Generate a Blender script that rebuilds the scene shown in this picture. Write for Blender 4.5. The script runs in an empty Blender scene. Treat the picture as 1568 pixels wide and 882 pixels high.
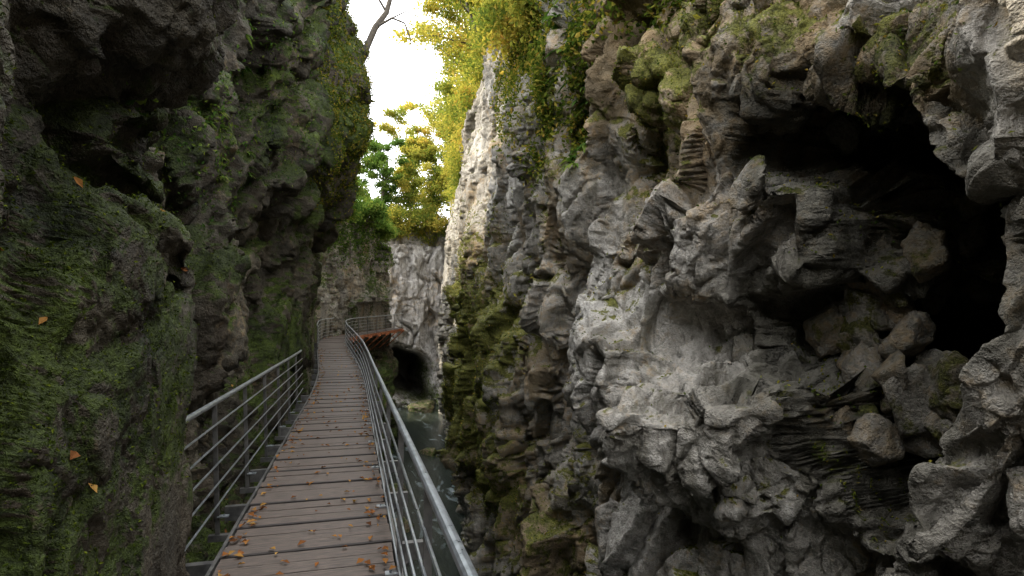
import bpy, math, random
import numpy as np
from mathutils import Vector
random.seed(3); rng=np.random.default_rng(5)
scene=bpy.context.scene
TH=math.radians(15.6); F=871.0; EYE=1.9
# ------------------------------------------------------------ noise
def hsh(ix,iy,iz,s):
    n=(ix*374761393+iy*668265263+iz*1442695041+s*974634777)&0xffffffff
    n=((n^(n>>13))*1274126177)&0xffffffff
    n=((n^(n>>15))*1246822519)&0xffffffff
    return n^(n>>16)
def vnoise(p,s=0):
    i=np.floor(p).astype(np.int64); f=p-i; f=f*f*f*(f*(f*6-15)+10)
    r=0
    for a in (0,1):
        wx=f[:,0] if a else 1-f[:,0]
        for b in (0,1):
            wy=f[:,1] if b else 1-f[:,1]
            for c in (0,1):
                wz=f[:,2] if c else 1-f[:,2]
                r=r+wx*wy*wz*(hsh(i[:,0]+a,i[:,1]+b,i[:,2]+c,s)/4294967296.0)
    return r*2-1
def fbm(p,o=4,s=0,g=.5):
    r=0;a=1;t=0
    for k in range(o):
        r=r+a*vnoise(p*(2.03**k)+k*7.3,s+k); t+=a; a*=g
    return r/t
def worley(p,s=0):
    i=np.floor(p).astype(np.int64); f=p-i
    n=len(p); f1=np.full(n,9.);f2=np.full(n,9.); bid=np.zeros(n,np.int64); bv=np.zeros((n,3))
    for a in (-1,0,1):
        for b in (-1,0,1):
            for c in (-1,0,1):
                h=hsh(i[:,0]+a,i[:,1]+b,i[:,2]+c,s)
                v=np.stack([a+(h&1023)/1023.-f[:,0],b+((h>>10)&1023)/1023.-f[:,1],c+((h>>20)&1023)/1023.-f[:,2]],1)
                d=np.sqrt((v*v).sum(1))
                m=d<f1
                f2=np.where(m,f1,np.minimum(f2,d)); f1=np.where(m,d,f1)
                bid=np.where(m,h,bid); bv[m]=v[m]
    return f1,f2,bid,bv
def facet(p,scale,amp,s,tilt=1.2,crack=.25,lump=.7,step=.7,fade=.16,cw=.06):
    q=p/np.array(scale); f1,f2,b,v=worley(q,s)
    r0=(hsh(b,b>>7,b>>3,s+9)&65535)/65535.
    g=hsh(b,b>>5,b>>11,s+17)
    gx=(g&1023)/1023.-.5; gy=((g>>10)&1023)/1023.-.5; gz=((g>>20)&1023)/1023.-.5
    e=np.clip((f2-f1)/fade,0,1); e=e*e*(3-2*e)
    d=e*(step*(r0-.5)+tilt*(v[:,0]*gx+v[:,1]*gy+v[:,2]*gz)*1.6)
    d=d+lump*(.55-f1)*.8-crack*np.exp(-((f2-f1)/cw))
    return d*amp
def sstep(a,b,x):
    t=np.clip((x-a)/(b-a),0,1); return t*t*(3-2*t)
# ------------------------------------------------------------ mesh helpers
def mk(name,V,Q,mats,attrs=None,midx=None,smooth=False,parent=None):
    V=np.asarray(V,np.float32); Q=np.asarray(Q,np.int32)
    me=bpy.data.meshes.new(name); k=Q.shape[1]
    me.vertices.add(len(V)); me.vertices.foreach_set('co',V.ravel())
    me.loops.add(Q.size); me.loops.foreach_set('vertex_index',Q.ravel())
    me.polygons.add(len(Q)); me.polygons.foreach_set('loop_start',np.arange(0,Q.size,k,dtype=np.int32))
    me.polygons.foreach_set('loop_total',np.full(len(Q),k,np.int32))
    for m in mats: me.materials.append(m)
    if midx is not None: me.polygons.foreach_set('material_index',np.asarray(midx,np.int32))
    me.update(calc_edges=True)
    me.polygons.foreach_set('use_smooth',np.full(len(Q),smooth,bool))
    for n,a in (attrs or {}).items():
        a=np.asarray(a,np.float32)
        if a.ndim==1:
            at=me.attributes.new(n,'FLOAT','POINT'); at.data.foreach_set('value',a)
        else:
            at=me.attributes.new(n,'FLOAT_COLOR','POINT'); at.data.foreach_set('color',a.ravel())
    o=bpy.data.objects.new(name,me); scene.collection.objects.link(o)
    if parent: o.parent=parent
    return o
def gridq(nu,nv):
    i=np.arange(nu-1)[:,None]; j=np.arange(nv-1)[None,:]
    a=i*nv+j
    return np.stack([a,a+nv,a+nv+1,a+1],-1).reshape(-1,4)
class B:
    def __init__(s): s.v=[];s.q=[];s.m=[];s.n=0
    def add(s,V,Q,m=0):
        V=np.asarray(V,float);Q=np.asarray(Q); s.v.append(V); s.q.append(Q+s.n); s.m+= [m]*len(Q); s.n+=len(V)
    def tube(s,P,r,k=8,m=0):
        P=np.asarray(P,float); n=len(P); r=np.broadcast_to(np.asarray(r,float),(n,))
        T=np.gradient(P,axis=0); T/=np.linalg.norm(T,axis=1)[:,None]+1e-9
        up=np.array([0,0,1.]) if abs(T[0,2])<.9 else np.array([1.,0,0])
        A=np.cross(T,up); A/=np.linalg.norm(A,axis=1)[:,None]+1e-9; C=np.cross(A,T)
        t=np.linspace(0,2*math.pi,k,endpoint=False)
        V=P[:,None]+r[:,None,None]*(np.cos(t)[None,:,None]*A[:,None]+np.sin(t)[None,:,None]*C[:,None])
        i=np.arange(n-1)[:,None]*k; j=np.arange(k)[None]; j2=(j+1)%k
        s.add(V.reshape(-1,3),np.stack([i+j,i+j2,i+k+j2,i+k+j],-1).reshape(-1,4),m)
    def box(s,c,ax,ay,az,m=0):
        c=np.asarray(c,float);ax=np.asarray(ax,float);ay=np.asarray(ay,float);az=np.asarray(az,float)
        V=[c+i*ax+j*ay+k*az for i in(-1,1) for j in(-1,1) for k in(-1,1)]
        s.add(V,[[0,1,3,2],[4,6,7,5],[0,4,5,1],[2,3,7,6],[0,2,6,4],[1,5,7,3]],m)
    def out(s,name,mats,**k):
        return mk(name,np.concatenate(s.v),np.concatenate(s.q),mats,midx=s.m,**k)
# ------------------------------------------------------------ materials
def newmat(n):
    m=bpy.data.materials.new(n); m.use_nodes=True; nt=m.node_tree; nt.nodes.clear()
    o=nt.nodes.new('ShaderNodeOutputMaterial'); return m,nt,o
def N(nt,t,**k):
    n=nt.nodes.new(t)
    for a,b in k.items():
        if a in n.inputs: n.inputs[a].default_value=b
        else: setattr(n,a,b)
    return n
def noise(nt,vec,scale,detail=6,rough=.6,dist=0):
    n=N(nt,'ShaderNodeTexNoise'); n.inputs['Scale'].default_value=scale; n.inputs['Detail'].default_value=detail
    n.inputs['Roughness'].default_value=rough; n.inputs['Distortion'].default_value=dist
    nt.links.new(vec,n.inputs['Vector']); return n.outputs['Fac']
def ramp(nt,fac,stops,interp='LINEAR'):
    r=N(nt,'ShaderNodeValToRGB'); r.color_ramp.interpolation=interp
    e=r.color_ramp.elements
    while len(e)<len(stops): e.new(.5)
    for x,(p,c) in zip(e,stops): x.position=p; x.color=(*c,1) if len(c)==3 else c
    nt.links.new(fac,r.inputs['Fac']); return r.outputs['Color']
def mix(nt,f,a,b,mode='MIX'):
    n=N(nt,'ShaderNodeMix',data_type='RGBA',blend_type=mode)
    for s,x in ((n.inputs[0],f),(n.inputs[6],a),(n.inputs[7],b)):
        if isinstance(x,bpy.types.NodeSocket): nt.links.new(x,s)
        elif isinstance(x,(int,float)): s.default_value=x
        else: s.default_value=(*x,1)
    return n.outputs[2]
def math_(nt,op,a,b=0,c=None,clamp=False):
    n=N(nt,'ShaderNodeMath',operation=op,use_clamp=clamp)
    for s,x in zip(n.inputs,(a,b,c)):
        if x is None: continue
        if isinstance(x,bpy.types.NodeSocket): nt.links.new(x,s)
        else: s.default_value=x
    return n.outputs[0]
def g(v): return (v,v,v)
def rock_mat(name,dark,light,moss1,moss2,rough=.85,bump=1.0,fine=1.0,pale=(.56,.54,.50),streak=None,bn=.09):
    m,nt,o=newmat(name); L=nt.links
    geo=N(nt,'ShaderNodeNewGeometry'); P=geo.outputs['Position']
    at=N(nt,'ShaderNodeAttribute',attribute_name='mask'); sp=N(nt,'ShaderNodeSeparateColor'); L.new(at.outputs['Color'],sp.inputs[0])
    n1=noise(nt,P,1.3,4,.62,.4); n2=noise(nt,P,9*fine,5,.7); n4=noise(nt,P,40*fine,2,.7)
    base=ramp(nt,n1,[(.3,dark),(.52,tuple((a+b)/2 for a,b in zip(dark,light))),(.72,light)])
    base=mix(nt,.75,base,ramp(nt,n2,[(.3,g(.5)),(.5,g(.97)),(.7,g(1.4))]),'MULTIPLY')
    base=mix(nt,.5,base,ramp(nt,n4,[(.3,g(.55)),(.5,g(1)),(.7,g(1.45))]),'MULTIPLY')
    pf=math_(nt,'MULTIPLY',sp.outputs[2],ramp(nt,n2,[(.36,g(.1)),(.56,g(1))]),clamp=True)
    base=mix(nt,pf,base,pale)
    if streak:
        mp=N(nt,'ShaderNodeMapping'); mp.inputs['Scale'].default_value=(1,1,.16); L.new(P,mp.inputs[0])
        stf=ramp(nt,noise(nt,mp.outputs[0],2.6,4,.65,.5),[(.5,g(0)),(.66,g(.8))])
        base=mix(nt,stf,base,streak)
    of=math_(nt,'ADD',sp.outputs[1],math_(nt,'MULTIPLY',math_(nt,'SUBTRACT',n2,.5),1.6))
    oc=ramp(nt,n1,[(.3,(.13,.09,.045)),(.48,(.24,.18,.10)),(.6,(.34,.23,.11)),(.72,(.38,.31,.20))])
    base=mix(nt,ramp(nt,of,[(.35,g(0)),(.7,g(.85))]),base,oc)
    mn=noise(nt,P,3.6,5,.7)
    ms=math_(nt,'ADD',sp.outputs[0],math_(nt,'MULTIPLY',math_(nt,'SUBTRACT',mn,.5),2.1))
    mf=ramp(nt,ms,[(.42,g(0)),(.58,g(1))])
    mc=ramp(nt,math_(nt,'MULTIPLY_ADD',n2,.5,math_(nt,'MULTIPLY',n1,.5)),[(.36,moss1),(.5,tuple((a*.5+b*.5) for a,b in zip(moss1,moss2))),(.64,moss2)])
    mc=mix(nt,.8,mc,ramp(nt,n4,[(.3,g(.35)),(.5,g(1)),(.7,g(1.7))]),'MULTIPLY')
    base=mix(nt,mf,base,mc)
    base=mix(nt,at.outputs['Alpha'],mix(nt,1.,base,(.32,.32,.29),'MULTIPLY'),base)     # alpha scales the base colour down; used to paint shade into the caves
    bs=N(nt,'ShaderNodeBsdfPrincipled'); L.new(base,bs.inputs['Base Color'])
    bs.inputs['Roughness'].default_value=rough
    bs.inputs['Specular IOR Level'].default_value=.35
    h=math_(nt,'ADD',math_(nt,'MULTIPLY',n2,bn/fine),math_(nt,'MULTIPLY',n4,.03/fine))
    bp=N(nt,'ShaderNodeBump'); bp.inputs['Strength'].default_value=bump; bp.inputs['Distance'].default_value=1.
    L.new(h,bp.inputs['Height']); L.new(bp.outputs[0],bs.inputs['Normal']); L.new(bs.outputs[0],o.inputs[0])
    return m
def leaf_mat(name,stops,trans=.5):
    m,nt,o=newmat(name); L=nt.links
    a=N(nt,'ShaderNodeAttribute',attribute_name='rnd')
    c=ramp(nt,a.outputs['Fac'],stops)
    p=N(nt,'ShaderNodeBsdfDiffuse'); L.new(c,p.inputs['Color'])
    t=N(nt,'ShaderNodeBsdfTranslucent'); L.new(mix(nt,1.,c,(1.4,1.4,.9),'MULTIPLY'),t.inputs['Color'])
    s=N(nt,'ShaderNodeMixShader'); s.inputs[0].default_value=trans
    L.new(p.outputs[0],s.inputs[1]); L.new(t.outputs[0],s.inputs[2]); L.new(s.outputs[0],o.inputs[0]); return m
def simple(name,c1,c2,scale=8,rough=.6,metal=0,bump=.3,stretch=(1,1,1),dist=.01):
    m,nt,o=newmat(name); L=nt.links
    geo=N(nt,'ShaderNodeNewGeometry'); mp=N(nt,'ShaderNodeMapping'); mp.inputs['Scale'].default_value=stretch; L.new(geo.outputs['Position'],mp.inputs[0])
    n=noise(nt,mp.outputs[0],scale,5,.65)
    c=ramp(nt,n,[(.35,c1),(.65,c2)])
    p=N(nt,'ShaderNodeBsdfPrincipled'); L.new(c,p.inputs['Base Color']); p.inputs['Metallic'].default_value=metal
    L.new(ramp(nt,n,[(.3,g(rough-.12)),(.7,g(rough+.12))]),p.inputs['Roughness'])
    b=N(nt,'ShaderNodeBump'); b.inputs['Strength'].default_value=bump; b.inputs['Distance'].default_value=dist; L.new(n,b.inputs['Height']); L.new(b.outputs[0],p.inputs['Normal'])
    L.new(p.outputs[0],o.inputs[0]); return m
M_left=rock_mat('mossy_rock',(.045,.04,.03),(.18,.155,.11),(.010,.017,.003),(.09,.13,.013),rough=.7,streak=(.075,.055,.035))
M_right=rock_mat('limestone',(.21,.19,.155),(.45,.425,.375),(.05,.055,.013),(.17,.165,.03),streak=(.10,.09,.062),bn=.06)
M_far=rock_mat('pale_limestone',(.26,.24,.21),(.46,.44,.41),(.04,.065,.012),(.15,.19,.03),fine=.3,pale=(.54,.52,.50),streak=(.10,.09,.075))
M_bark=simple('bark',(.035,.028,.02),(.10,.085,.065),14,.85,bump=.6)
M_tree=leaf_mat('autumn_leaves',[(0,(.06,.10,.025)),(.35,(.14,.18,.035)),(.62,(.31,.29,.06)),(.86,(.44,.36,.08)),(1,(.40,.24,.06))],.5)
M_green=leaf_mat('green_leaves',[(0,(.03,.07,.015)),(.6,(.08,.14,.03)),(1,(.18,.22,.05))],.4)
M_ivy=leaf_mat('ivy_leaves',[(0,(.03,.055,.01)),(.55,(.10,.13,.02)),(.8,(.22,.22,.04)),(1,(.32,.22,.05))],.4)
M_moss=leaf_mat('moss_tufts',[(0,(.012,.019,.004)),(.7,(.05,.073,.01)),(1,(.13,.16,.02))],.2)
M_dead=leaf_mat('fallen_leaf',[(0,(.09,.04,.02)),(.5,(.26,.105,.035)),(1,(.40,.24,.07))],.15)
# ------------------------------------------------------------ surveying helper: bearings -> wall coordinates (Y,Z)
def onwall(u,v,X):
    az=TH+math.atan((u-784)/F); Y=X/math.tan(az); D=Y*math.cos(TH)+X*math.sin(TH)
    return Y,EYE-(v-490)*D/F,D
def blob(Y,Z,u,v,ru,rv,X,p=2):
    y0,z0,D=onwall(u,v,X); ya,_,_=onwall(u-ru,v,X); yb,_,_=onwall(u+ru,v,X)
    ry=abs(ya-yb)/2; rz=rv*D/F
    return np.exp(-(np.abs((Y-y0)/ry)**p+np.abs((Z-z0)/rz)**p))
def polysd(Y,Z,poly):
    P=np.stack([Y,Z],1); d=np.full(len(P),1e9); inside=np.zeros(len(P),bool); n=len(poly)
    for i in range(n):
        a=np.array(poly[i]);b=np.array(poly[(i+1)%n]); e=b-a; w=P-a
        t=np.clip((w@e)/(e@e),0,1); dd=w-t[:,None]*e; d=np.minimum(d,np.sqrt((dd**2).sum(1)))
        c=((a[1]>P[:,1])!=(b[1]>P[:,1]))&(P[:,0]<(b[0]-a[0])*(P[:,1]-a[1])/(b[1]-a[1]+1e-12)+a[0]); inside^=c
    return np.where(inside,d,-d)
# ------------------------------------------------------------ path
ctl=np.array([(-.35,-1.5,0),(-.35,4,0),(-.35,10,0),(-.35,16,.02),(-.45,20.5,.15),(-.75,25.5,.4),(-1.02,30,.62),(-1.0,33.6,.82),(-.2,36.6,.95),(1.4,40.3,1.1),(3.1,44,1.3)],float)
def catmull(P,n=30):
    Q=np.vstack([2*P[0]-P[1],P,2*P[-1]-P[-2]]); out=[]
    for i in range(1,len(Q)-2):
        for t in np.linspace(0,1,n,endpoint=False):
            a,b,c,d=Q[i-1:i+3]; out.append(.5*((2*b)+(c-a)*t+(2*a-5*b+4*c-d)*t*t+(3*b-a-3*c+d)*t**3))
    out.append(P[-1]); return np.array(out)
cp=catmull(ctl); seg=np.r_[0,np.cumsum(np.linalg.norm(np.diff(cp,axis=0),axis=1))]
def pathat(s):
    s=np.atleast_1d(s); p=np.stack([np.interp(s,seg,cp[:,k]) for k in range(3)],1)
    q=np.stack([np.interp(s+.15,seg,cp[:,k]) for k in range(3)],1)-np.stack([np.interp(s-.15,seg,cp[:,k]) for k in range(3)],1)
    q/=np.linalg.norm(q,axis=1)[:,None]; r=np.stack([q[:,1],-q[:,0],0*q[:,0]],1); r/=np.linalg.norm(r,axis=1)[:,None]
    return p,q,r
# ------------------------------------------------------------ walls
def wallgrid(Yc,zlo,zhi,nz,nlow,bottom):
    t=np.linspace(0,1,nz)[None]; Zm=zlo[:,None]+(zhi-zlo)[:,None]*t
    tl=np.linspace(0,1,nlow,endpoint=False)[None]; Zl=bottom+(zlo[:,None]-bottom)*tl
    Z=np.concatenate([Zl,Zm],1); Y=np.repeat(Yc[:,None],Z.shape[1],1); return Y,Z
def smoothP(P,nu,nv,k):
    G=P.reshape(nu,nv,-1).copy()
    for _ in range(k):
        H=G.copy(); H[1:-1]=(G[:-2]+2*G[1:-1]+G[2:])/4; G=H.copy(); G[:,1:-1]=(H[:,:-2]+2*H[:,1:-1]+H[:,2:])/4
    return G.reshape(-1,3)
def gnormals(P,nu,nv,sgn,k=0):
    G=smoothP(P,nu,nv,k).reshape(nu,nv,3)
    a=np.gradient(G,axis=0); b=np.gradient(G,axis=1); n=np.cross(a,b)
    n/=np.linalg.norm(n,axis=2)[...,None]+1e-9; n=n.reshape(-1,3)
    return n*(1 if n[:,0].mean()*sgn>0 else -1)
I=np.interp
def f3(P,sc,s): return np.stack([fbm(P*sc,2,s),fbm(P*sc,2,s+1),fbm(P*sc,2,s+2)],1)
# ---- right wall
azs=np.radians(np.linspace(78,16,680)); Ya=3.6/np.tan(azs); Yb=np.exp(np.linspace(math.log(Ya[-1]),math.log(58),220))[1:]
Yc=np.r_[Ya,Yb]
D=Yc*math.cos(TH)+3.6*math.sin(TH)
rim=I(Yc,[0,3,5,8,12,18,24,30,60],[6.0,6.2,6.8,8.6,10.2,11.0,11.0,11.5,12])
zlo=np.maximum(-7.6,EYE-.62*D)
Y,Z=wallgrid(Yc,zlo,rim,560,24,-9.)
nu,nv=Y.shape; Yf=Y.ravel();Zf=Z.ravel()
X=I(Yf,[0,1.6,2.0,2.9,5.2,6.4,8,11.2,11.9,13,17,23,26,34,42,60],[3.0,3.0,3.2,3.75,3.8,3.55,3.7,3.75,4.35,4.15,4.0,4.1,4.7,5.8,6.8,9])
X=X+sstep(1.5,8,-Zf)*I(Yf,[0,10,25,60],[.6,.5,.5,.3])
X=X+I(Zf,[-3,2,6,11],[-.2,0,.2,.7])*sstep(12,18,Yf)
X=X+.7*np.exp(-((Yf-11.7-(Zf-4)*.06)/.3)**2)*sstep(1,4,Zf)
lum=[(1440,110,130,100,.35,2),(1110,160,100,90,.3,2),(950,560,80,110,.45,3),(880,330,45,120,.35,3),(1050,390,55,80,.5,4),(1140,340,45,60,.35,4),(740,520,45,60,.35,2),(1010,700,50,80,-.25,2),(1095,680,80,120,.5,6),(1530,480,50,200,.2,2),(780,250,35,140,.3,2),(700,420,20,90,.3,2),(1040,520,35,40,-.5,2),(905,640,25,120,-.35,2),(1000,230,70,40,-.25,2),(1440,780,60,100,.45,4),(1000,120,40,110,.3,3)]
for u,v,ru,rv,a,pp in lum: X=X-a*blob(Yf,Zf,u,v,ru,rv,3.6,pp)
P0=np.stack([X,Yf,Zf],1)
cpoly=[onwall(u,v,3.4)[:2] for u,v in [(1110,150),(1205,80),(1310,105),(1380,180),(1450,240),(1520,290),(1540,490),(1450,640),(1400,850),(1250,870),(1190,770),(1160,620),(1070,545),(1075,460),(1165,400),(1165,290),(1090,240)]]
sd=polysd(Yf+.14*fbm(P0*2.2,3,61),Zf+.16*fbm(P0*2.2,3,62),cpoly)
X=X+3.6*sstep(-.02,.5,sd)+.6*sstep(-.02,.1,sd)
P0=np.stack([X,Yf,Zf],1)
cave=sstep(0,.25,sd); incave=sstep(-.15,.05,sd)
Pw=P0+f3(P0,.9,21)*.35; Pt=Pw.copy(); Pt[:,1]+=.4*Pt[:,2]
calm=1-.45*sstep(14.5,17,Yf)*sstep(3,5,Zf)
d=.4*fbm(P0*np.array([.45,.45,.3]),2,1)+calm*(1-.6*incave)*facet(Pt,(1.5,1.5,3.0),.85,11,crack=.2,lump=.1,fade=.1,cw=.04)
P1=P0+d[:,None]*np.array([-1,-.2,-.08])
P1=smoothP(P1,nu,nv,2)
n1=gnormals(P1,nu,nv,-1,14)
Pt=P1+f3(P1,1.6,24)*.14; Pt[:,1]+=.4*Pt[:,2]
rough_=.5+.9*sstep(-.15,.4,fbm(P1*.7,2,90))
d=calm*facet(Pt,(.8,.65,1.4),.29,12,crack=.3,lump=0,fade=.09,cw=.035,tilt=1.6,step=.38)
P2=P1+d[:,None]*n1; n2_=gnormals(P2,nu,nv,-1,8)
Pt=P2+f3(P2,4,31)*.06; Pt[:,1]+=.3*Pt[:,2]
d=calm*rough_*(facet(Pt,(.3,.25,.48),.09,13,crack=.45,lump=0,fade=.09,cw=.05,tilt=1.6,step=.45)+facet(Pt,(.12,.11,.17),.03,14,crack=.35,lump=.05,step=.5))+.025*fbm(P2*6,3,15)
PR=P2+d[:,None]*n2_
nR=gnormals(PR,nu,nv,-1)
nb=fbm(P0*.6,4,70); nb2=fbm(P0*1.8,4,71)
def bl(L,X0):
    r=0
    for u,v,ru,rv,a in L: r=r+a*blob(Yf,Zf,u,v,ru,rv,X0,2)
    return r
moss=-.08+.38*nb+.55*np.clip(nR[:,2],0,1)+bl([(690,450,40,130,.6),(760,500,60,70,.5),(690,620,40,120,.55),(750,740,70,120,.45),(1050,90,160,90,.42),(1400,60,140,100,.5),(1270,480,90,160,.3),(840,180,40,140,.5),(770,60,50,60,.5),(930,480,20,60,.35),(1240,700,60,80,.15),(1210,60,40,60,.45),(1340,120,40,60,.4),(1000,220,80,120,.32),(870,720,30,140,.25)],3.7)
ochre=.22+.42*nb2+bl([(1080,120,160,150,.6),(950,60,90,120,.6),(1000,330,60,80,.5),(760,180,60,120,.25),(1450,90,110,110,.45),(740,730,70,110,.55),(820,560,25,60,.4),(840,820,30,60,.4),(700,500,40,160,.45),(1270,430,60,120,.3),(1230,640,60,50,.3),(860,330,30,120,.35),(940,760,30,60,.3)],3.7)
pale=.05+.4*nb+bl([(930,480,90,220,.8),(730,250,40,120,1.2),(1060,330,70,60,.5),(1120,600,70,80,.4),(960,800,90,80,.35),(1540,600,60,200,.2),(770,280,60,130,.7)],3.7)  # pale rock, plus blobs that brighten the sunlit far patch by colour
shade_tone=1-.45*sstep(-.5,-.05,sd)-.5*incave  # darkens base colour in and around the cave to paint its shade
mask=np.stack([moss,np.clip(ochre,0,1),np.clip(pale,0,1)*(1-.9*cave),shade_tone],1)  # pale tone also dropped in the cave to darken it
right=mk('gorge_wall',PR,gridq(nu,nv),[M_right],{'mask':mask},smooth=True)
topR=PR.reshape(nu,nv,3)[:,-1].copy()
# ---- angular blocks jammed in the cave
R_=np.random.default_rng(12); cb=B(); cm=[]
ii=np.where(sd>.1)[0]; A1,E1=np.meshgrid(np.linspace(0,2*math.pi,40),np.linspace(-1.5707,1.5707,28),indexing='ij')
S0=np.stack([np.cos(A1)*np.cos(E1),np.sin(A1)*np.cos(E1),np.sin(E1)],-1).reshape(-1,3); q0=gridq(40,28)
def chunk(c,r,mossv,tonev=1.,m=0):
    nn=R_.normal(size=(11,3)); nn/=np.linalg.norm(nn,axis=1)[:,None]; dd=R_.uniform(.5,.95,11)
    dots=S0@nn.T; rr=np.where(dots>.05,dd[None]/np.maximum(dots,.05),9).min(1); rr=np.minimum(rr,1.2)
    V=S0*rr[:,None]*r; W=V+c; V=V*(1+.16*fbm(W*5,3,77)[:,None]+.16*fbm(W*13,3,79)[:,None]); cb.add(V+c,q0,m); cm.append(np.tile([mossv,.25+.35*R_.random(),.0,tonev],(len(V),1)))
for k in range(280):
    i=ii[R_.integers(len(ii))]; s=R_.uniform(.08,.2)
    chunk(PR[i]+np.array([-R_.uniform(-.05,.18),R_.uniform(-.1,.3),0]),np.array([s*1.1,s,s*R_.uniform(.8,1.6)]),R_.uniform(-.1,.5),R_.uniform(.05,.4))  # low last value paints cave shade onto the block
def pile(u,v,X0,ru,rv,n,tone):  # last argument: painted shade per pile, lower is darker
    y,z,D=onwall(u,v,X0)
    for k in range(n):
        s=R_.uniform(.10,.22); a,b_,c_=R_.normal(size=3)*.45
        chunk(np.array([X0+.15+.25*b_+R_.uniform(0,.25),y+a*ru*D/F*1.1,z+c_*rv*D/F]),np.array([s,s,s*R_.uniform(.9,1.7)]),R_.uniform(.1,.6),tone*R_.uniform(.6,1.1),0)
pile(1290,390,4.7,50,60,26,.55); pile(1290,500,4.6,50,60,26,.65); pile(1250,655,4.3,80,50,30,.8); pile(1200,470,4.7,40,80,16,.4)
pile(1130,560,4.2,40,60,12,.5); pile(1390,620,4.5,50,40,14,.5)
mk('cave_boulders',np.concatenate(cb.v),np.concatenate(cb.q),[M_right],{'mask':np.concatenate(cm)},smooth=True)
# ---- left wall
t=np.linspace(0,1,640); Yc=.7+ (np.exp(3.3*t)-1)/(math.exp(3.3)-1)*34.0; Yc=np.r_[Yc,np.linspace(34.8,46,150),np.linspace(46.3,52,12)]
D=Yc*math.cos(TH)-1.2*math.sin(TH)
rimL=I(Yc,[0,5,8,12,15,17.5,19,21,26,30,34,36,40,45,52],[5.6,5.8,8.2,11,11.5,11.0,9.8,8,7.8,7.8,8.8,9.2,9.3,8.6,8.5])
zlo=np.maximum(-7.6,EYE-.85*np.maximum(D,1.2)-.4)
Y,Z=wallgrid(Yc,zlo,rimL,500,24,-9.)
nuL,nvL=Y.shape; Yl=Y.ravel();Zl=Z.ravel()
ky=[0,2,4.0,4.6,5.1,6.5,9,12,14.5,16,17.5,20,26,31,34,37,40,44,46,52]
lo=[-1.25,-1.2,-1.05,-1.1,-1.8,-2.05,-2.0,-1.9,-1.6,-1.25,-1.25,-1.45,-1.85,-2.1,-2.2,-1.6,.4,2.6,2.6,-1.5]
hi=[-1.3,-1.2,-1.0,-1.1,-1.8,-2.0,-1.7,-1.1,-.5,-.25,-.2,-1.0,-1.8,-2.3,-2.8,-2.0,0,1.9,2.0,-2]
un=[-1.3,-1.2,-1.1,-1.2,-1.3,-1.3,-1.3,-1.3,-1.3,-1.2,-1.2,-1.2,-1.1,-.7,.3,1.5,2.4,3.0,2.8,-1.5]
xl,xh,xu=I(Yl,ky,lo),I(Yl,ky,hi),I(Yl,ky,un)
w=sstep(2.5,7.5,Zl)
w=np.where(Yl<5,sstep(3,4.2,Zl),w); X=xl*(1-w)+xh*w; wu=sstep(-.2,-2.2,Zl); X=X*(1-wu)+xu*wu
X+= .45*np.exp(-((Yl-16.6)/1.5)**2)*np.exp(-((Zl-7.6)/2.2)**2)
X-=.8*np.exp(-((Yl-4.2)/1.4)**2)*np.exp(-((Zl-3.0)/.42)**2)
X+=.3*np.exp(-((Yl-3.9)/1.)**2)*np.exp(-((Zl-4.3)/.6)**2)
X-=.6*np.exp(-((Yl-7.2)/1.2)**2)*np.exp(-((Zl-1.5)/2.2)**2)
X-=.5*np.exp(-((Yl-2.9-.3*(Zl-3))/.3)**2)*sstep(1.8,2.8,Zl)
X-=.55*np.exp(-((Yl-9.8)/.5)**2)*sstep(1,4,Zl)
P0=np.stack([X,Yl,Zl],1)
Pw=P0+f3(P0,.9,121)*.5; Pt=Pw.copy(); Pt[:,1]-=.3*Pt[:,2]
amp=.6+.4*sstep(4.8,6.5,Yl)
d=.35*fbm(P0*np.array([.5,.5,.3]),3,101)+facet(Pt,(1.4,1.6,3.8),1.0,111,crack=.2,lump=.6)*amp
P1=smoothP(P0+d[:,None]*np.array([1,-.2,.05]),nuL,nvL,2); n1=gnormals(P1,nuL,nvL,1,10)
Pt=P1+f3(P1,1.6,124)*.25; Pt[:,1]-=.3*Pt[:,2]
P2=P1+(facet(Pt,(.6,.62,1.6),.32,112,crack=.3,lump=.4)*(.6+.4*sstep(4.5,6.5,Yl)))[:,None]*n1; n2_=gnormals(P2,nuL,nvL,1,6)
Pt=P2+f3(P2,5,131)*.08
PL=P2+((.7+.3*sstep(4.5,6.5,Yl))*facet(Pt,(.26,.26,.5),.11,113,crack=.4,lump=.5)+facet(Pt,(.11,.11,.17),.035,114,crack=.2)+.05*fbm(P2*4,4,115))[:,None]*n2_
pc=np.interp(Yl,cp[:330,1],cp[:330,0])
lim=pc-.73-.27*sstep(4.65,5.05,Yl)*sstep(16.2,15.5,Yl)
zz=sstep(2.9,2.2,Zl)*sstep(-.6,-.2,Zl)*(Yl<35)
e=PL[:,0]-lim; k_=np.where(Yl<4.8,.25,.4); soft=np.where(e>-k_,lim-k_+k_*(1-np.exp(-(e+k_)/k_)),PL[:,0])
PL[:,0]=PL[:,0]*(1-zz)+zz*np.minimum(soft,lim)
for i in range(0,len(cp),1):
    if cp[i,1]<33 : continue
    m_=(np.abs(PL[:,1]-cp[i,1])<.6)&(PL[:,2]>cp[i,2]-.3)&(PL[:,2]<cp[i,2]+2.0)
    PL[m_,0]=np.minimum(PL[m_,0],cp[i,0]-.85)
nL=gnormals(PL,nuL,nvL,1)
nb=fbm(P0*.7,4,170); nb2=fbm(P0*1.8,4,171)
near=sstep(5.3,4.3,Yl)
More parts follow.
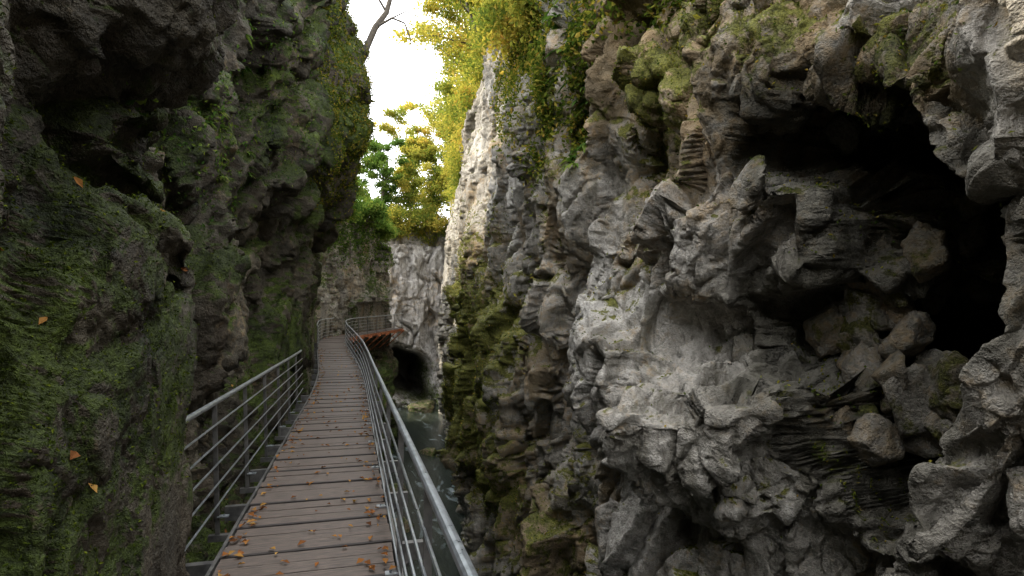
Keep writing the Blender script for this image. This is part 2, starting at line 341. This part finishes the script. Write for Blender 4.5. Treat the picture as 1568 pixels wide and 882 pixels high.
mossL=.36+.7*nb+.55*np.clip(nL[:,2],-.3,1)+.22*near*sstep(4,2.5,Zl)+.1*near-.4*near*sstep(.9,.1,Zl)+.35*sstep(15,16.5,Yl)*sstep(5,7,Zl)*(Yl<20)-.05*((Yl>5)&(Yl<15))-.15*(Yl>34)*sstep(7.5,6,Zl)+.16*sstep(3.2,4.2,Zl)*(Yl<15)
mossL+=.3*sstep(0,-1.5,Zl)
ochL=.22+.5*nb2+.12*((Yl>5.5)&(Yl<14))+.3*(Yl>34)
palL=-.15+.4*nb2+.8*(Yl>34)*sstep(0,1,Zl)
toneL=np.clip(.7+.9*fbm(P0*.6,3,177)-.25*sstep(3,4,Zl)*(Yl<12),.15,1)  # lower base tone in random patches and high on the near wall
ml=np.stack([mossL,np.clip(ochL,0,1)*.75,np.clip(palL,0,1),toneL],1)
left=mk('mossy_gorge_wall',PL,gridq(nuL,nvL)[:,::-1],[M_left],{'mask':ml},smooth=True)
topL=PL.reshape(nuL,nvL,3)[:,-1].copy()
# ---- the gorge carries on behind the viewpoint; unseen walls added to cut frontal light
def backwall(name,x0,sg,mat,ht):
    ys=np.linspace(.95,-26,150); zs=np.linspace(-9,ht,110); Yg,Zg=[a.ravel() for a in np.meshgrid(ys,zs,indexing='ij')]
    P=np.stack([x0+sg*.06*np.maximum(Zg,0)+(-.006*(Yg)**2 if sg>0 else 0),Yg,Zg],1)
    d=facet(P,(1.4,1.5,3),.9,400)+facet(P,(.6,.6,1.1),.4,401)
    P[:,0]-=sg*(d+.1)*np.clip((.95-Yg)/1.5,0,1)
    o=mk(name,P,gridq(150,110),[mat],{'mask':np.stack([.2+.4*fbm(P*.5,3,4),.3+0*d,0*d,1+0*d],1)},smooth=True)
backwall('gorge_wall',3.3,1,M_right,7.5); backwall('mossy_gorge_wall',-1.6,-1,M_left,6.2)
# ---- far cliff closing the view
nx,nz=280,240
xs=np.linspace(-8,22,nx); zs=np.linspace(-9,11.6,nz); Xg,Zg=np.meshgrid(xs,zs,indexing='ij'); Xg=Xg.ravel();Zg=Zg.ravel()
Yg=58+.08*np.abs(Xg-4)**1.5-.05*(Zg)+1.2*(Zg>9.5)
P0=np.stack([Xg,Yg,Zg],1); Xq=Xg+.5*fbm(P0*.6,3,260); Zq=Zg+.5*fbm(P0*.6,3,261)
hole=np.exp(-((np.abs((Xq-5.6)/1.9))**6+np.abs((Zq+3.9+.35*(Xq-5.6))/2.3)**6))
Yg=Yg+14*hole
P0=np.stack([Xg,Yg,Zg],1); Pw=P0+1.2*f3(P0,.4,221)
d=(1-hole)*(facet(Pw,(2.4,3,7),1.6,211,crack=.2,lump=.1,fade=.08)+facet(Pw,(.9,1.0,2.4),.5,212,crack=.3,lump=.1,fade=.08)+facet(Pw,(.35,.4,.9),.18,213,crack=.3,lump=.1)+.4*fbm(P0*np.array([1.5,1.5,.4]),3,214))
PF=P0+d[:,None]*np.array([0,-1,0.])
mf=np.stack([-.2+.4*fbm(P0*.3,3,5)+.6*sstep(8,11,Zg)+.6*sstep(-.5,-3,Zg),.3+.4*fbm(P0*.5,3,6),.5+.5*fbm(P0*.8,3,7),1-hole],1)  # alpha paints shade into the colour of the far hole
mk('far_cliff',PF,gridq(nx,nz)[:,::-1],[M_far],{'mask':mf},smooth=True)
# ---- plateaus / forest ground behind the rims
M_ground=simple('forest_floor',(.05,.045,.02),(.12,.11,.045),2,.9,bump=.8,dist=.1)
def plateau(name,top,sgn,fz):
    st=top[::12].copy(); rows=[]
    for k,dx in enumerate([-.0,.6,2,5,10,20,60,200]):
        r=st.copy(); r[:,0]+=sgn*dx; r[:,2]+=fz(st[:,1],dx)-(.25 if k==0 else 0); r[:,2]+=.3*fbm(r*.5,2,9)*(k>0); rows.append(r)
    G=np.stack(rows,1); mk(name,G.reshape(-1,3),gridq(G.shape[0],G.shape[1]),[M_ground],smooth=True)
plateau('gorge_rim_ground',topR,1,lambda y,dx:.12*dx*(dx<100)+4*(dx>=100))
hillf=lambda y,dx: np.minimum(dx,9)*I(y,[0,5,9,14.5,17,60],[.6,.8,1.7,1.4,.1,.05])+.05*dx*(dx<100)  # unseen hillside, sloped to keep sun off the near right wall
plateau('shading_hillside',topL,-1,hillf)
b=B(); b.add([(-300,-200,-9.3),(300,-200,-9.3),(300,400,-9.3),(-300,400,-9.3)],[[0,1,2,3]]); b.out('ground',[M_ground])
b=B(); b.add([(-8,57.5,11.2),(22,57.5,11.2),(40,75,13.5),(-30,75,13.5),(200,300,30),(-200,300,30)],[[0,1,2,3],[3,2,4,5]]); b.out('plateau_ground',[M_ground])
# ---- river
m,nt,o=newmat('river_water'); geo=N(nt,'ShaderNodeNewGeometry'); mp=N(nt,'ShaderNodeMapping'); mp.inputs['Scale'].default_value=(1,.3,1); nt.links.new(geo.outputs['Position'],mp.inputs[0])
nn=noise(nt,mp.outputs[0],1.2,6,.6,1.0); c=ramp(nt,nn,[(.3,(.012,.018,.014)),(.58,(.03,.038,.032)),(.68,(.2,.24,.25)),(.78,(.5,.54,.57))])
p=N(nt,'ShaderNodeBsdfPrincipled'); nt.links.new(c,p.inputs['Base Color']); p.inputs['Roughness'].default_value=.18; p.inputs['Specular IOR Level'].default_value=.25
bp=N(nt,'ShaderNodeBump'); bp.inputs['Strength'].default_value=.4; bp.inputs['Distance'].default_value=.1; nt.links.new(nn,bp.inputs['Height']); nt.links.new(bp.outputs[0],p.inputs['Normal']); nt.links.new(p.outputs[0],o.inputs[0])
b=B(); b.add([(-6,-30,-7),(14,-30,-7),(14,78,-7),(-6,78,-7)],[[0,1,2,3]]); b.out('river',[m])
for i,(c,r) in enumerate([((2.2,30,-7),(.7,1.0,.5)),((4.9,38,-7),(.7,1.0,.5)),((2.0,24.5,-7),(.6,.7,.5)),((6.4,56,-6.9),(1.6,1.5,.9))]):
    cb=B(); cm=[]; chunk(np.array(c),np.array(r),.5); mk('river_boulder',cb.v[0],cb.q[0],[M_left],{'mask':cm[0]},smooth=True)
# ------------------------------------------------------------ walkway
M_wood=simple('weathered_planks',(.05,.040,.034),(.148,.116,.096),5,.65,bump=.6,stretch=(1.2,9,1),dist=.008)
M_wood2=simple('dark_batten',(.016,.013,.012),(.04,.033,.03),9,.75,bump=.4)
M_steel=simple('galvanised_steel',(.24,.27,.29),(.42,.45,.48),18,.38,metal=.75,bump=.1,dist=.002)
M_dsteel=simple('dark_steel',(.08,.08,.08),(.17,.165,.155),10,.5,metal=.6,bump=.2,dist=.003)
M_rust=simple('rusty_beam',(.16,.05,.02),(.42,.14,.05),5,.7,bump=.3)
b=B(); s=0.; k=0; L=seg[-1]; Up=np.array([0,0,1.])
while s<L:
    p,q,r=[x[0] for x in pathat(s)]
    w=.67+random.uniform(-.014,.014); z=random.uniform(-.006,.005); yaw=random.uniform(-.008,.008)
    q2=q+yaw*r; r2=r-yaw*q+Up*random.uniform(-.004,.004)
    dark=(k%4==3)
    hw=.018 if dark else .098
    zz=p+Up*(-.025+z+(.009 if dark else 0)); b.box(zz,r2*w,q2*hw,Up*.02,1 if dark else 0)
    k+=1; nd=(k%4==3); s+=hw+(.018 if nd else .098)+.010
deck=b
b2=B()
for side,off in ((1,.70),(-1,-.70)):
    ss=np.arange(0,L,.5); p,q,r=pathat(ss)
    for i in range(len(ss)-1):
        a=p[i]+r[i]*off; c=p[i+1]+r[i+1]*off; mid=(a+c)/2; hv=(c-a)/2
        b2.box(mid+Up*-.09,hv*1.001,r[i]*.014,Up*.085,1 if ss[i]>35 else 0)
for ss in np.arange(.6,L,1.5):
    p,q,r=[x[0] for x in pathat(ss)]
    b2.box(p+Up*-.14,r*.95,q*.035,Up*.075,1 if ss>36 else 0)
    if ss>4: b2.tube([p+r*.85-Up*.2,p-r*.4-Up*1.3],.04,6,1 if ss>36 else 0)
walk=bpy.data.objects.new('walkway',None); scene.collection.objects.link(walk)
deck.out('deck_planks',[M_wood,M_wood2],parent=walk); b2.out('support_beams',[M_dsteel,M_rust],parent=walk)
def railing(name,s0,s1,off,lean,side,first=.15):
    b=B(); ss=np.arange(s0,s1,.25); p,q,r=pathat(ss)
    def ln(h): return p+r*(off+lean*h/1.1)+Up*h
    b.tube(ln(1.1),.025,12,0)
    for h in (.90,.71,.52,.33,.14): b.tube(ln(h)-r*side*.022,.0095,6,0)
    for x in np.arange(s0+first,s1,1.6):
        pp,qq,rr=[a[0] for a in pathat(x)]
        bot=pp+rr*off-Up*.22; top=pp+rr*(off+lean)+Up*1.08; mid=(bot+top)/2; hz=(top-bot)/2
        b.box(mid,rr*.02,qq*.005,hz,1); b.box(mid+qq*.02,rr*.02,qq*.005,hz,1)
        b.box(pp+rr*(off-side*.05)+Up*.003,rr*.05,qq*.035,Up*.006,0)
        b.tube([pp+rr*(off-side*.06)+Up*.0,pp+rr*(off-side*.06)+Up*.022],.011,6,0)
        b.box((pp+rr*(abs(off)*.5+.35)*side-Up*.2),rr*(abs(off)-.6)*.6,qq*.03,Up*.03,1)
    b.out(name,[M_steel,M_dsteel])
railing('metal_railing',.9,L,.68,.02,1)
sL0=np.interp(4.25,cp[:,1],seg); sL1=np.interp(15.5,cp[:,1],seg)
railing('metal_railing',sL0,sL1,-.91,-.03,-1,1.8)
railing('metal_railing',np.interp(28,cp[:,1],seg),np.interp(36,cp[:,1],seg),-.70,0,-1)
# ------------------------------------------------------------ leaves
def leafquads(C,size,rnd=None,aspect=1.5,bias=None):
    n=len(C); a=rng.normal(size=(n,3))
    if bias is not None: a=a*.55+bias
    a/=np.linalg.norm(a,axis=1)[:,None]; b=rng.normal(size=(n,3)); b-=a*(a*b).sum(1)[:,None]; b/=np.linalg.norm(b,axis=1)[:,None]+1e-9
    c=np.cross(a,b); s=np.asarray(size).reshape(-1,1)*np.ones((n,1)); fold=a*s*.25
    V=np.stack([C-b*s*aspect*.5, C+c*s*.42+fold, C+b*s*aspect*.5, C-c*s*.42+fold],1).reshape(-1,3)
    Q=np.arange(4*n).reshape(n,4); r=np.repeat(rnd if rnd is not None else rng.random(n),4)
    return V,Q,r
def leafobj(name,C,size,mat,rnd=None,bias=None,aspect=1.5,parent=None):
    V,Q,r=leafquads(C,size,rnd=rnd,bias=bias,aspect=aspect); return mk(name,V,Q,[mat],{'rnd':r},parent=parent)
def tree(name,base,h,lean,spread,nleaf,seed,mat,ls=.12,rshift=0.,r0=.14,first=.3,extra=None):
    R=np.random.default_rng(seed); b=B(); base=np.array(base,float); lean=np.array(lean,float)
    t=np.linspace(0,1,9); tr=base+np.outer(t,[0,0,h])+np.outer(t**1.5,lean)+np.cumsum(R.normal(0,.02*h,(9,3))*[1,1,0],0)
    b.tube(tr,r0*(1-.85*t),8); segs=[]
    for j in range(int(16)):
        tt=first+(1-first)*(j+R.random())/16; st=np.array([np.interp(tt,t,tr[:,k]) for k in range(3)])
        ang=R.random()*6.28; ln=spread*(1.15-.55*tt)*R.uniform(.6,1.1)
        dirv=np.array([math.cos(ang),math.sin(ang),R.uniform(.1,.9)]); dirv/=np.linalg.norm(dirv)
        tb=np.linspace(0,1,6); br=st+np.outer(tb*ln,dirv)+np.cumsum(R.normal(0,.05*ln,(6,3)),0)*tb[:,None]
        b.tube(br,r0*.35*(1-.8*tb)*(1.1-tt*.5),5)
        for q in range(5):
            k=R.integers(1,6); ang=R.random()*6.28; l2=ln*R.uniform(.25,.5); d2=dirv*.5+np.array([math.cos(ang),math.sin(ang),R.uniform(-.4,.7)]); d2/=np.linalg.norm(d2)
            t3=np.linspace(0,1,4); tw=br[k]+np.outer(t3*l2,d2)+R.normal(0,.03*l2,(4,3)); tw[0]=br[k]
            b.tube(tw,r0*.1*(1-.7*t3),4); segs.append(tw)
    segs=np.array(segs); n=nleaf; si=R.integers(0,len(segs),n); tt=R.random(n)*3; k=np.minimum(tt.astype(int),2); f=(tt-k)[:,None]
    C=segs[si,k]*(1-f)+segs[si,k+1]*f
    tw_r=R.random(len(segs))
    C=C+R.normal(0,1,(n,3))*np.array([.24,.24,.14])*(spread/3)
    rn=np.clip(.6*tw_r[si]+.4*R.random(n)+rshift,0,1)
    e=bpy.data.objects.new(name,None); scene.collection.objects.link(e)
    for pts,r in (extra or []): b.tube(pts,r,7)
    b.out('trunk_and_limbs',[M_bark],parent=e,smooth=True)
    V,Q,r=leafquads(C,ls*R.uniform(.6,1.3,n),rnd=rn); mk('foliage',V,Q,[mat],{'rnd':r},parent=e)
T=[((6.2,17,10.8),6,(-1.5,0,0),3.0,M_tree,.08),((6.0,21,10.8),7.5,(-1.8,1,0),3.2,M_tree,.12),((6.0,26,10.8),9,(-1.8,0,0),3.4,M_tree,.03),
   ((7,31,11.2),9,(-1.5,0,0),3.6,M_tree,.08),((7.6,37,11.5),9,(-1.2,0,0),3.6,M_tree,.08),((9,24,11),12,(-1,0,0),4,M_tree,-.1),
   ((8.6,44,11.5),8,(-1.5,0,0),3.6,M_tree,.0),((9.5,51,11.8),9,(-1,0,0),4,M_tree,.1),((6.8,13.5,10.5),5,(-1.2,0,0),2.6,M_tree,.1),((10,35,12),13,(-1,0,0),4.2,M_tree,-.1)]
for i,(bs,h,ln,sp,mt,rs) in enumerate(T): tree('autumn_tree',bs,h,ln,sp,11000,40+i,mt,ls=.12,rshift=rs)
for i,(bs,h,sp,mt,rs) in enumerate([((2.8,59,11.6),8,3,M_green,.1),((5.5,60,11.8),9,3.5,M_tree,-.05),((8.2,59,11.8),10,3.6,M_tree,.05),((0,61,12),7,3,M_green,.1),((11,60,12),11,4,M_tree,0),((6.5,66,12),14,4,M_tree,.05),((9.5,55,11.9),8,3.2,M_tree,-.05)]):
    tree('green_tree' if mt is M_green else 'autumn_tree',bs,h,(0,0,0),sp,10000,80+i,mt,ls=.18,rshift=rs,first=.05)
ex=[(np.array([(-.3,17.3,8.9),(.15,17.2,9.3),(.38,17.2,9.9),(.62,17.2,10.5),(.95,17.2,11.0),(1.15,17.2,11.8),(1.3,17.1,13.)]),np.array([.13,.115,.10,.095,.08,.065,.04])),
    (np.array([(.62,17.2,10.5),(1.1,17,10.75),(1.45,16.9,10.6),(1.62,16.8,10.1),(1.65,16.8,9.6)]),np.array([.045,.034,.027,.02,.01])),
    (np.array([(.95,17.2,11.0),(.6,17.1,11.5),(.3,17,11.7),(0.1,17,12.1)]),np.array([.04,.03,.022,.014])),
    (np.array([(1.1,17,10.75),(1.5,17,11.0),(1.9,17,10.9)]),np.array([.024,.018,.01]))]
tree('leaning_tree',(-.9,18.6,9.6),7,(3.1,0.6,0),2.3,2200,97,M_tree,ls=.10,r0=.11,first=.45,extra=ex)
tree('leaning_tree',(-2.2,15.5,11.0),6,(1.7,-.5,0),2.6,4500,98,M_tree,ls=.10,r0=.14)
def bush(name,c,r,n,mat,ls,rs=0,seed=0):
    R=np.random.default_rng(seed); k=26; cc=R.normal(0,.42,(k,3))*np.array(r); s=R.integers(0,k,n)
    C=np.array(c)+cc[s]+R.normal(0,.2,(n,3))*np.array(r); tv=R.random(k)
    b=B()
    for q in range(10):
        t3=np.linspace(0,1,4); e=cc[q]; b.tube(np.array(c)-[0,0,r[2]*.8]+np.outer(t3,e+[0,0,r[2]*.8]),.03*(1-.7*t3),4)
    e=bpy.data.objects.new(name,None); scene.collection.objects.link(e)
    b.out('stems',[M_bark],parent=e); V,Q,rr=leafquads(C,ls*R.uniform(.6,1.3,n),rnd=np.clip(.5*tv[s]+.5*R.random(n)+rs,0,1)); mk('foliage',V,Q,[mat],{'rnd':rr},parent=e)
for i,(c,r) in enumerate([((-.6,38,9.9),(1.4,1.4,1.3)),((.9,40.5,9.4),(1.3,1.4,.9)),((2.0,43.5,8.6),(1.,1.5,.7)),((-1.2,34,9.6),(1.0,1.5,1.3))]): bush('green_bush',c,r,6000,M_green,.12,.1,200+i)
for i,(c,r) in enumerate([((4.6,14,10.0),(1.1,1.6,1.1)),((4.6,17,11.3),(1,1.6,.7)),((4.9,20,11.6),(1,1.8,.7)),((4.8,10.5,9.3),(1.1,1.4,1.0)),((5.3,25,11.2),(1.2,2,1.2)),((6.2,30,11.5),(1.2,2,1.3)),((7,36,11.6),(1.4,2.4,1.5)),((8.2,43,11.6),(1.5,3,1.8)),((4,58,11.6),(2.2,1.5,1.6)),((7.5,58,11.6),(2.2,1.5,1.8)),((4.8,8.3,8.4),(.9,1.2,.9)),((4.3,12.4,9.2),(.8,1.1,.9))]): bush('autumn_bush',c,r,6000,M_tree,.10 if c[1]<50 else .17,.05,230+i)
def pick(w,n):
    w=np.clip(w,0,None); c=np.cumsum(w); return np.searchsorted(c,rng.random(n)*c[-1])
def area(P,nu,nv):
    G=P.reshape(nu,nv,3); a=np.linalg.norm(np.gradient(G,axis=0),axis=2); b=np.linalg.norm(np.gradient(G,axis=1),axis=2); return (a*b).ravel()
aR=area(PR,nu,nv); aL=area(PL,nuL,nvL)
pn=fbm(PR*np.array([1.2,1.2,.35]),3,500)
wI=sum(a*blob(Yf,Zf,u,v,ru,rv,3.8,4) for u,v,ru,rv,a in [(790,60,60,70,1),(850,120,35,130,.8),(890,150,18,90,.8),(920,30,60,50,.7),(800,140,25,80,.4),(1000,10,70,25,.5),(825,300,10,160,.25),(1090,20,60,20,.3)])
wI=wI*sstep(-.1,.35,pn)*aR
k=pick(wI,26000); C=PR[k]+nR[k]*rng.uniform(.02,.28,(len(k),1))+rng.normal(0,.04,(len(k),3)); C[:,2]-=rng.random(len(k))*.15
leafobj('hanging_ivy',C,rng.uniform(.04,.08,len(k)),M_ivy,bias=nR[k]*.7)
def ferns(name,spots,mat,ls,seed):
    R=np.random.default_rng(seed); V=[];Q=[];rn=[];n=0
    for (c,nor) in spots:
        for f in range(R.integers(7,14)):
            dv=nor*.7+R.normal(0,.6,3); dv[2]=abs(dv[2])*.5; dv/=np.linalg.norm(dv); l=ls*R.uniform(.5,1.2); t3=np.linspace(0,1,6)
            mid=c+np.outer(t3*l,dv)-np.outer(t3**2*l*.75,[0,0,1]); sd_=np.cross(dv,[0,0,1.]); sd_/=np.linalg.norm(sd_)+1e-9
            w=.075*l*np.sin(np.pi*(t3*.88+.1))[:,None]*1.6
            vv=np.stack([mid-sd_*w,mid+sd_*w],1).reshape(-1,3); V.append(vv)
            for i in range(5): Q.append([n+2*i,n+2*i+1,n+2*i+3,n+2*i+2])
            rn+= [R.random()]*12; n+=12
    mk(name,np.concatenate(V),Q,[mat],{'rnd':np.array(rn)},smooth=True)
wF=sum(a*blob(Yf,Zf,u,v,ru,rv,3.8,2) for u,v,ru,rv,a in [(888,130,14,80,1),(900,200,12,40,.6)])*aR*(Yf>7)
k=pick(wF,60); ferns('fern',[(PR[i],nR[i]) for i in k],M_green,.30,1)
wF=sum(a*blob(Yf,Zf,u,v,ru,rv,3.6,2) for u,v,ru,rv,a in [(1390,25,40,20,1),(1500,60,50,40,.5),(1240,330,30,30,.4),(1210,560,30,40,.3)])*aR
k=pick(wF,900); C=PR[k]+nR[k]*rng.uniform(.005,.05,(len(k),1)); leafobj('ivy',C,rng.uniform(.015,.03,len(k)),M_green,bias=nR[k]*.7)
def blobL(u,v,ru,rv,X=-1.4):
    return blob(Yl,Zl,u,v,ru,rv,X,2)
wFl=(blobL(265,180,12,12,-1.5)+blobL(325,190,12,60,-1.7)*.8+blobL(350,235,14,60,-1.7)+blobL(375,120,14,70,-1.7)+blobL(380,260,14,60,-1.7)*.8+blobL(300,50,30,30,-1.6)*.2)*aL
k=pick(wFl,70); ferns('fern',[(PL[i],nL[i]) for i in k],M_green,.16,2)
wC=(blobL(350,230,30,70,-1.7)+blobL(310,150,25,60,-1.7)*.6+blobL(420,150,25,90,-1.5)*.5+blobL(240,180,20,20,-1.3))*aL
k=pick(wC,3500); C=PL[k]+nL[k]*rng.uniform(.01,.08,(len(k),1)); leafobj('ivy',C,rng.uniform(.025,.055,len(k)),M_green,bias=nL[k]*.7)
w=aL*sstep(.35,.75,mossL)*(Yl<22)/(.3+Yl**1.4*.12)
k=pick(w,120000); sz=rng.uniform(.004,.011,len(k))*(1+Yl[k]*.15)
C=PL[k]+nL[k]*sz[:,None]*.6+rng.normal(0,.005,(len(k),3)); leafobj('moss',C,sz,M_moss,aspect=1.7)
w=aR*sstep(.2,.6,moss)*(Yf<40); k=pick(w,50000); sz=rng.uniform(.01,.02,len(k))*(1+Yf[k]*.08)
C=PR[k]+nR[k]*sz[:,None]*.6; leafobj('moss',C,sz,M_ivy,aspect=1.7)
w=aL*((Yl>14.8)&(Yl<19.5))*sstep(4.5,6.5,Zl); k=pick(w,24000); C=PL[k]+nL[k]*rng.uniform(0,.1,(len(k),1)); leafobj('ivy',C,rng.uniform(.03,.06,len(k)),M_ivy,bias=nL[k]*.5)
w=aL*(Yl>35)*sstep(4,8,Zl)*sstep(.1,.5,mossL); k=pick(w,9000); C=PL[k]+nL[k]*rng.uniform(0,.2,(len(k),1)); leafobj('ivy',C,rng.uniform(.07,.13,len(k)),M_green,bias=nL[k]*.5)
n=620; ss=rng.random(n)**1.5*26+4; p,q,r=pathat(ss); e=np.where(rng.random(n)<.6,np.sign(rng.normal(size=n)-.2)*rng.uniform(.48,.66,n),rng.uniform(-.6,.6,n))
C=p+r*e[:,None]+np.array([0,0,.016])
leafobj('fallen_leaves',C,rng.uniform(.03,.072,n),M_dead,bias=np.tile([0,0,2.2],(n,1)),aspect=1.3)
w=aL*sstep(.1,.6,nL[:,2])*(Yl<12)*(Zl<4.5); k=pick(w,110); C=PL[k]+nL[k]*.02; leafobj('fallen_leaves',C,rng.uniform(.03,.06,len(k)),M_dead,bias=nL[k]*2)
# ------------------------------------------------------------ light
SA=math.radians(-76); SE=math.radians(40)
S=Vector((math.sin(SA)*math.cos(SE),math.cos(SA)*math.cos(SE),math.sin(SE)))
ld=bpy.data.lights.new('sun','SUN'); ld.energy=5; ld.angle=math.radians(.5); ld.color=(1,.87,.66)
lo_=bpy.data.objects.new('sun',ld); lo_.rotation_euler=S.to_track_quat('Z','Y').to_euler(); lo_.location=S*80; scene.collection.objects.link(lo_)
W=bpy.data.worlds.new('World'); scene.world=W; W.use_nodes=True; nt=W.node_tree; bg=nt.nodes['Background']
sk=nt.nodes.new('ShaderNodeTexSky'); sk.sky_type='NISHITA'; sk.sun_disc=False; sk.sun_elevation=SE; sk.sun_rotation=SA; sk.dust_density=2.5; sk.air_density=1.0
tc=nt.nodes.new('ShaderNodeTexCoord'); cn=noise(nt,tc.outputs['Generated'],2.2,4,.55)
cl=ramp(nt,cn,[(.3,g(.6)),(.6,g(1))])
nt.links.new(mix(nt,cl,sk.outputs[0],(38,38.2,39)),bg.inputs[0]); bg.inputs[1].default_value=.15
# ------------------------------------------------------------ camera
cd=bpy.data.cameras.new('cam'); cam=bpy.data.objects.new('cam',cd); scene.collection.objects.link(cam); scene.camera=cam
cd.sensor_width=36; cd.lens=F/1568*36; cd.shift_y=49/1568; cd.clip_end=2000; cd.clip_start=.05
cam.location=(0,0,EYE); cam.rotation_euler=(math.radians(90),0,-TH)
scene.view_settings.view_transform='Standard'; scene.view_settings.look='None'; scene.view_settings.exposure=0; scene.view_settings.gamma=1
